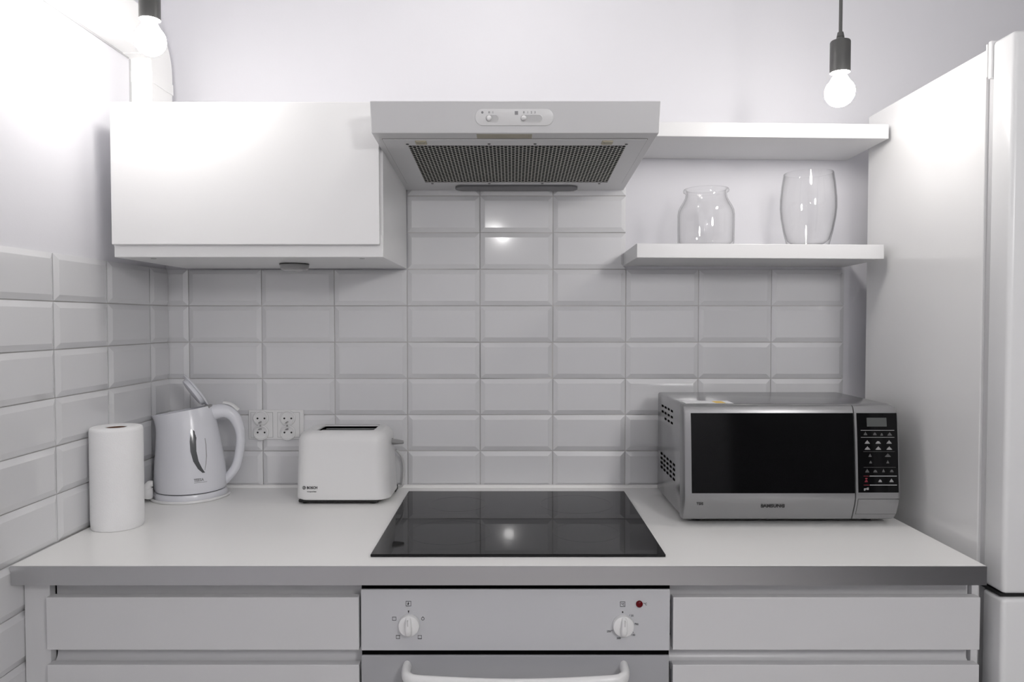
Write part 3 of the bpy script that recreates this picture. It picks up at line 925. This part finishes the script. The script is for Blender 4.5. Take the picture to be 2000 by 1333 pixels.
obj('plug', bm, 'white_plastic', ke, smooth=True, angle=60)
xa, xb = -0.5180, -0.4930
ya_, yb_ = ksurf(xa, 0.956, 0.0014), ksurf(xb, 0.956, 0.0014)
lettering('lettering', 'TEESA', 0.0098, 'print_grey', ke, (xa, ya_, 0.9540), (PI / 2, 0, math.atan2(yb_ - ya_, xb - xa)), sx=0.88, bold=0.0003, depth=0.0008)
kstrip('printed_rule', [(0.9500, -0.5180, -0.4935), (0.9510, -0.5180, -0.4935)], 'print_grey')

# ------------------------------------------------------------------ toaster
to = empty('toaster', (-0.14, -0.12, WT), 'white two-slot toaster between wall socket and hob', 'toaster')
tx0, tx1, ty0, ty1 = -0.2600, -0.0190, -0.2010, -0.0420
def tring(z_, ins, rad, n=8):
    tp = (z_ - 0.908) * 0.045
    return [(x, y, z_) for x, y in rrect(tx0 + ins + tp * .7, tx1 - ins - tp * 1.2, ty0 + ins + tp * .6, ty1 - ins - tp * .6, max(0.003, rad - ins * .5), n)]
bm = NB()
rs = [tring(0.9110, 0.003, 0.036), tring(0.913, 0.0008, 0.036), tring(0.916, 0, 0.036), tring(0.98, 0, 0.036), tring(1.056, 0, 0.036)]
for k in range(1, 8):
    a = PI / 2 * k / 7
    rs.append(tring(1.056 + 0.028 * math.sin(a), 0.028 * (1 - math.cos(a)) * 0.8, 0.036))
sx0, sx1, sy0, sy1 = -0.2115, -0.0660, -0.1700, -0.0690
rs.append([(x, y, 1.0842) for x, y in rrect(sx0 - 0.004, sx1 + 0.004, sy0 - 0.004, sy1 + 0.004, 0.008, 8)])
rs.append([(x, y, 1.0825) for x, y in rrect(sx0, sx1, sy0, sy1, 0.005, 8)])
rs.append([(x, y, 1.0790) for x, y in rrect(sx0, sx1, sy0, sy1, 0.005, 8)])
rings(bm, rs, cap1=False)
obj('housing', bm, 'white_plastic', to, smooth=True, angle=40)
bm = NB()
rings(bm, [[(x, y, z_) for x, y in rrect(sx0 - .0002, sx1 + .0002, sy0 - .0002, sy1 + .0002, 0.005, 8)] for z_ in (1.0815, 0.985)], cap0=False)
obj('slot_well', bm, 'dark_void', to)
for yc, hw, zt in ((-0.1195, 0.0055, 1.0765), (-0.1660, 0.0016, 1.0700), (-0.0730, 0.0016, 1.0740)):
    obj('slot_guide', bx(sx0 + 0.002, sx1 - 0.002, yc - hw, yc + hw, zt - 0.012, zt, bevel=0.0006), 'steel', to)
bm = NB()
for yc in (-0.155, -0.130, -0.109, -0.084):
    for k in range(7):
        xx = sx0 + 0.012 + k * (sx1 - sx0 - 0.024) / 6
        box(bm, xx - 0.0008, xx + 0.0008, yc - 0.0008, yc + 0.0008, 0.99, 1.068)
obj('bread_cage', bm, 'steel', to, kind='stuff')
obj('base', bx(tx0 + 0.010, tx1 - 0.028, ty0 + 0.006, ty1 - 0.010, 0.9035, 0.9125, bevel=0.003), 'black', to)  # black base also stands for the shadow band under the housing
for fx in (tx0 + 0.025, tx1 - 0.045):
    for fy in (ty0 + 0.022, ty1 - 0.022):
        bm = NB()
        lathe(bm, [(0.008, WT), (0.009, WT + 0.006)], (fx, fy), 16)
        obj('foot', bm, 'black', to)
obj('lever_slot', bx(-0.0400, -0.0262, -0.1060, -0.1005, 1.000, 1.0530, bevel=0.0008), 'black', to)
bm = NB()
rs = []
for k in range(9):
    f = k / 8
    xx = -0.0330 + 0.0360 * f
    hw = 0.010 + 0.008 * math.sin(PI * min(1, f * 1.1)) * 1.0
    ht = 0.0085 - 0.0045 * f
    rs.append([(xx, -0.103 + hw * math.cos(2 * PI * j / 14) * (0.45 if k == 8 else 1), 1.0440 - 0.002 * f + ht * math.sin(2 * PI * j / 14)) for j in range(14)])
rings(bm, rs)
obj('lever', bm, 'grey_plastic', to, smooth=True, label='dark grey push-down lever')
bm = NB()
sweep(bm, catmull([(-0.028, -0.038, 1.010), (-0.014, -0.030, 0.990), (-0.008, -0.028, 0.960), (-0.010, -0.030, 0.925), (-0.018, -0.030, 0.906), (-0.06, -0.030, 0.9045)], 6), 0.0033, seg=10)
obj('power_cord', bm, 'light_grey_plastic', to, smooth=True)
obj('cord_recess', bx(-0.050, -0.0205, -0.085, -0.050, 0.9045, 0.9180, bevel=0.002), 'black', to)
bm = NB()
lathe(bm, [(0.0035, 1.030), (0.0035, 1.042)], (-0.2655, -0.068), 12)
obj('cord_clip', bm, 'grey_plastic', to)
fy0 = ty0 + 0.0008
bm = NB()
lx, lz = -0.2335, 0.9430
rs = [[(lx + r_ * math.cos(2 * PI * j / 28), y, lz + r_ * math.sin(2 * PI * j / 28)) for j in range(28)] for r_, y in ((0.0043, fy0), (0.0043, fy0 - 0.0006), (0.0035, fy0 - 0.0006), (0.0035, fy0))]
rings(bm, rs, loop=True)
frame_y(bm, lx - 0.0018, lx + 0.0018, lz - 0.0028, lz + 0.0028, 0.0006, fy0 - 0.0006, fy0)
box(bm, lx - 0.0018, lx + 0.0018, fy0 - 0.0006, fy0, lz - 0.0003, lz + 0.0003)
obj('emblem', bm, 'print_dark', to)
lettering('lettering', 'BOSCH', 0.0088, 'print_dark', to, (-0.2265, fy0 - 0.0003, 0.9400), sx=0.92, bold=0.0003)
lettering('lettering', 'CompactClass', 0.0040, 'print_dark', to, (-0.2262, fy0 - 0.0003, 0.9318), sx=1.0, bold=0.0001)

# ------------------------------------------------------------------ microwave
mw = empty('microwave_oven', (0.915, -0.23, WT), 'silver microwave oven with black door window beside the fridge', 'microwave')
bm = NB()
box(bm, 0.6785, 1.1570, -0.3620, -0.0850, 0.9130, 1.1735, bevel=0.006, seg=3)
obj('casing', bm, 'silver_side', mw, smooth=True, angle=40)
for fx in (0.72, 1.115):
    for fy in (-0.33, -0.12):
        bm = NB()
        lathe(bm, [(0.013, WT), (0.015, WT + 0.0135)], (fx, fy), 16)
        obj('foot', bm, 'black', mw)
MP = [(0.9130, -0.3780), (0.9155, -0.3820), (0.9300, -0.3880), (0.9500, -0.3955), (0.9640, -0.3990), (0.9710, -0.3995), (0.9800, -0.3988), (1.0200, -0.3960), (1.0700, -0.3925), (1.1200, -0.3880), (1.1560, -0.3835), (1.1650, -0.3815), (1.1700, -0.3780), (1.1722, -0.3720)]
def my(z_):
    for (za, ya), (zb_, yb_) in zip(MP, MP[1:]):
        if za <= z_ <= zb_:
            return ya + (yb_ - ya) * (z_ - za) / (zb_ - za)
    return MP[-1][1]
def front_block(xs, m, name, parent=mw):
    """slab behind the bowed front profile; xs: list of (x, dy) columns, dy pushes the edge back to round it"""
    bm = NB()
    rs = []
    for x, dy, dz in xs:
        rs.append([(x, -0.3635, 0.9130 + dz)] + [(x, min(-0.364, y + dy), z_ + (dz if z_ < 1.0 else -dz) * (1 if (z_ < 0.93 or z_ > 1.15) else 0)) for z_, y in MP] + [(x, -0.3635, 1.1722 - dz)])
    rings(bm, rs)
    return obj(name, bm, m, parent, smooth=True, angle=28)
SPL = 1.0605
dr = front_block([(0.6745, 0.012, 0.002), (0.6755, 0.006, 0.001), (0.6785, 0.0015, 0), (0.6820, 0, 0), (SPL - 0.0015, 0, 0), (SPL - 0.0008, 0.001, 0)], 'silver', 'door')
cpn = front_block([(SPL + 0.0008, 0.001, 0), (SPL + 0.0015, 0, 0), (1.1500, 0, 0), (1.1570, 0.0015, 0.002), (1.1625, 0.0065, 0.007), (1.1650, 0.016, 0.016)], 'silver', 'control_panel')
def on_front(bm, x0, x1, z0, z1, off, back=-0.002, n=8, r=0.0):
    rs = []
    for k in range(n + 1):
        z_ = z0 + (z1 - z0) * k / n
        ins = 0.0
        rs.append([(x0 + ins, my(z_) - off, z_), (x1 - ins, my(z_) - off, z_), (x1 - ins, my(z_) - back, z_), (x0 + ins, my(z_) - back, z_)])
    rings(bm, rs)
bm = NB()
on_front(bm, 0.6930, SPL - 0.0018, 0.9770, 1.1555, 0.0006)
obj('door_window', bm, 'micro_glass', dr, label='black glass door window')
bm = NB()
on_front(bm, 1.0665, 1.1570, 0.9785, 1.1555, 0.0006)
kp = obj('keypad', bm, 'micro_glass', cpn, label='black key panel with pale symbols')
bm = NB()
on_front(bm, 1.0890, 1.1335, 1.1255, 1.1450, 0.0009)
obj('display', bm, 'display', cpn)
def bars(name, lst, m):
    bm = NB()
    for x0, x1, z0, z1 in lst:
        on_front(bm, x0, x1, z0, z1, 0.0010, n=1)
    return obj(name, bm, m, cpn, kind='stuff')
bars('printed_lines', [(1.0745, 1.1500, 1.1165, 1.1175), (1.0745, 1.1500, 1.1010, 1.1018), (1.0920, 1.1530, 1.0145, 1.0160), (1.0920, 1.1530, 0.9945, 0.9960)], 'print_light')
bars('printed_thin_lines', [(1.0790, 1.1500, 1.0695, 1.0700), (1.0790, 1.1510, 1.0345, 1.0350)], 'print_dim')
bars('printed_red_lines', [(1.0785, 1.0905, 1.0147, 1.0157), (1.0785, 1.0905, 0.9947, 0.9957)], 'print_red')
def dish(x, z_, w_, seed):
    """small pictogram: bowl, lid and steam made of short strokes"""
    r_ = random.Random(seed)
    out = [(x - w_ / 2, x + w_ / 2, z_ - 0.0030, z_ - 0.0018), (x - w_ * .38, x + w_ * .38, z_ - 0.0012, z_ + 0.0004), (x - w_ * .22, x + w_ * .22, z_ + 0.0010, z_ + 0.0022)]
    if r_.random() > .4:
        out.append((x - w_ * .05, x + w_ * .07, z_ + 0.0026, z_ + 0.0042))
    return out
L1, L2 = [], []
for i, x_ in enumerate((1.0885, 1.1130, 1.1375)):
    L1 += dish(x_, 1.0905, 0.0115, i)
    L1 += dish(x_, 1.0770, 0.0120, i + 9)
for i, (x_, z_, w_) in enumerate(((1.0850, 1.1095, 0.008), (1.1060, 1.1095, 0.008), (1.1215, 1.1085, 0.006), (1.1395, 1.1085, 0.010), (1.0940, 1.0610, 0.007), (1.1340, 1.0610, 0.013), (1.0950, 1.0465, 0.006), (1.1335, 1.0465, 0.006),
                                 (1.0870, 1.0265, 0.009), (1.1050, 1.0265, 0.009), (1.1235, 1.0270, 0.006), (1.1420, 1.0270, 0.008))):
    L2 += dish(x_, z_, w_, i + 30)
L1 += dish(1.1155, 1.0050, 0.008, 3) + dish(1.1410, 1.0050, 0.009, 5)
bars('pictograms', L1, 'print_light')
bars('dim_pictograms', L2, 'print_dim')
bars('stop_symbol', dish(1.0845, 1.0050, 0.007, 8) + [(1.0820, 1.0870, 1.0085, 1.0110)], 'print_red')
lettering('lettering', 'grill', 0.0075, 'print_light', cpn, (1.0785, my(0.9860) - 0.0010, 0.9845), bold=0.0002)
# door release button with a dark outline
bm = NB()
on_front(bm, 1.0660, 1.1585, 0.9262, 0.9640, 0.0002, n=10)
obj('button_groove', bm, 'black', cpn)
bm = NB()
on_front(bm, 1.0668, 1.1577, 0.9270, 0.9632, 0.0007, n=10)
obj('door_button', bm, 'silver', cpn, smooth=True)
lettering('lettering', 'SAMSUNG', 0.0105, 'print_dark', dr, (0.8760, my(0.9480) - 0.0008, 0.9440), (PI / 2 + 0.30, 0, 0), 'CENTER', sx=1.12, bold=0.0003)
lettering('lettering', 'TDS', 0.0085, 'print_dark', dr, (0.7040, my(0.9500) - 0.0012, 0.9500), (PI / 2 + 0.28, 0, 0), bold=0.0001)
bm = NB()
on_front(bm, 0.7000, 0.7330, 0.9465, 0.9472, 0.0004, n=1)
obj('printed_rule', bm, 'print_grey', dr)
bm = NB()
for i in range(4):
    for j in range(3):
        if j == 0 and i == 0:
            continue
        yc, zc = -0.150 - i * 0.036, 1.1150 + j * 0.0145
        box(bm, 0.6779, 0.6790, yc - 0.010, yc + 0.010, zc - 0.0026, zc + 0.0026)
for i in range(5):
    for j in range(4):
        yc, zc = -0.140 - i * 0.036, 0.9830 + j * 0.0118
        box(bm, 0.6779, 0.6790, yc - 0.010, yc + 0.010, zc - 0.0028, zc + 0.0028)
obj('vent_slots', bm, 'dark_void', mw, kind='stuff')
obj('label_sticker', bx(0.690, 0.800, -0.352, -0.300, 1.1734, 1.1739), 'sticker_white', mw)
obj('energy_mark', bx(0.760, 0.783, -0.348, -0.310, 1.1737, 1.1742), 'sticker_yellow', mw, label='yellow mark on the white sticker')
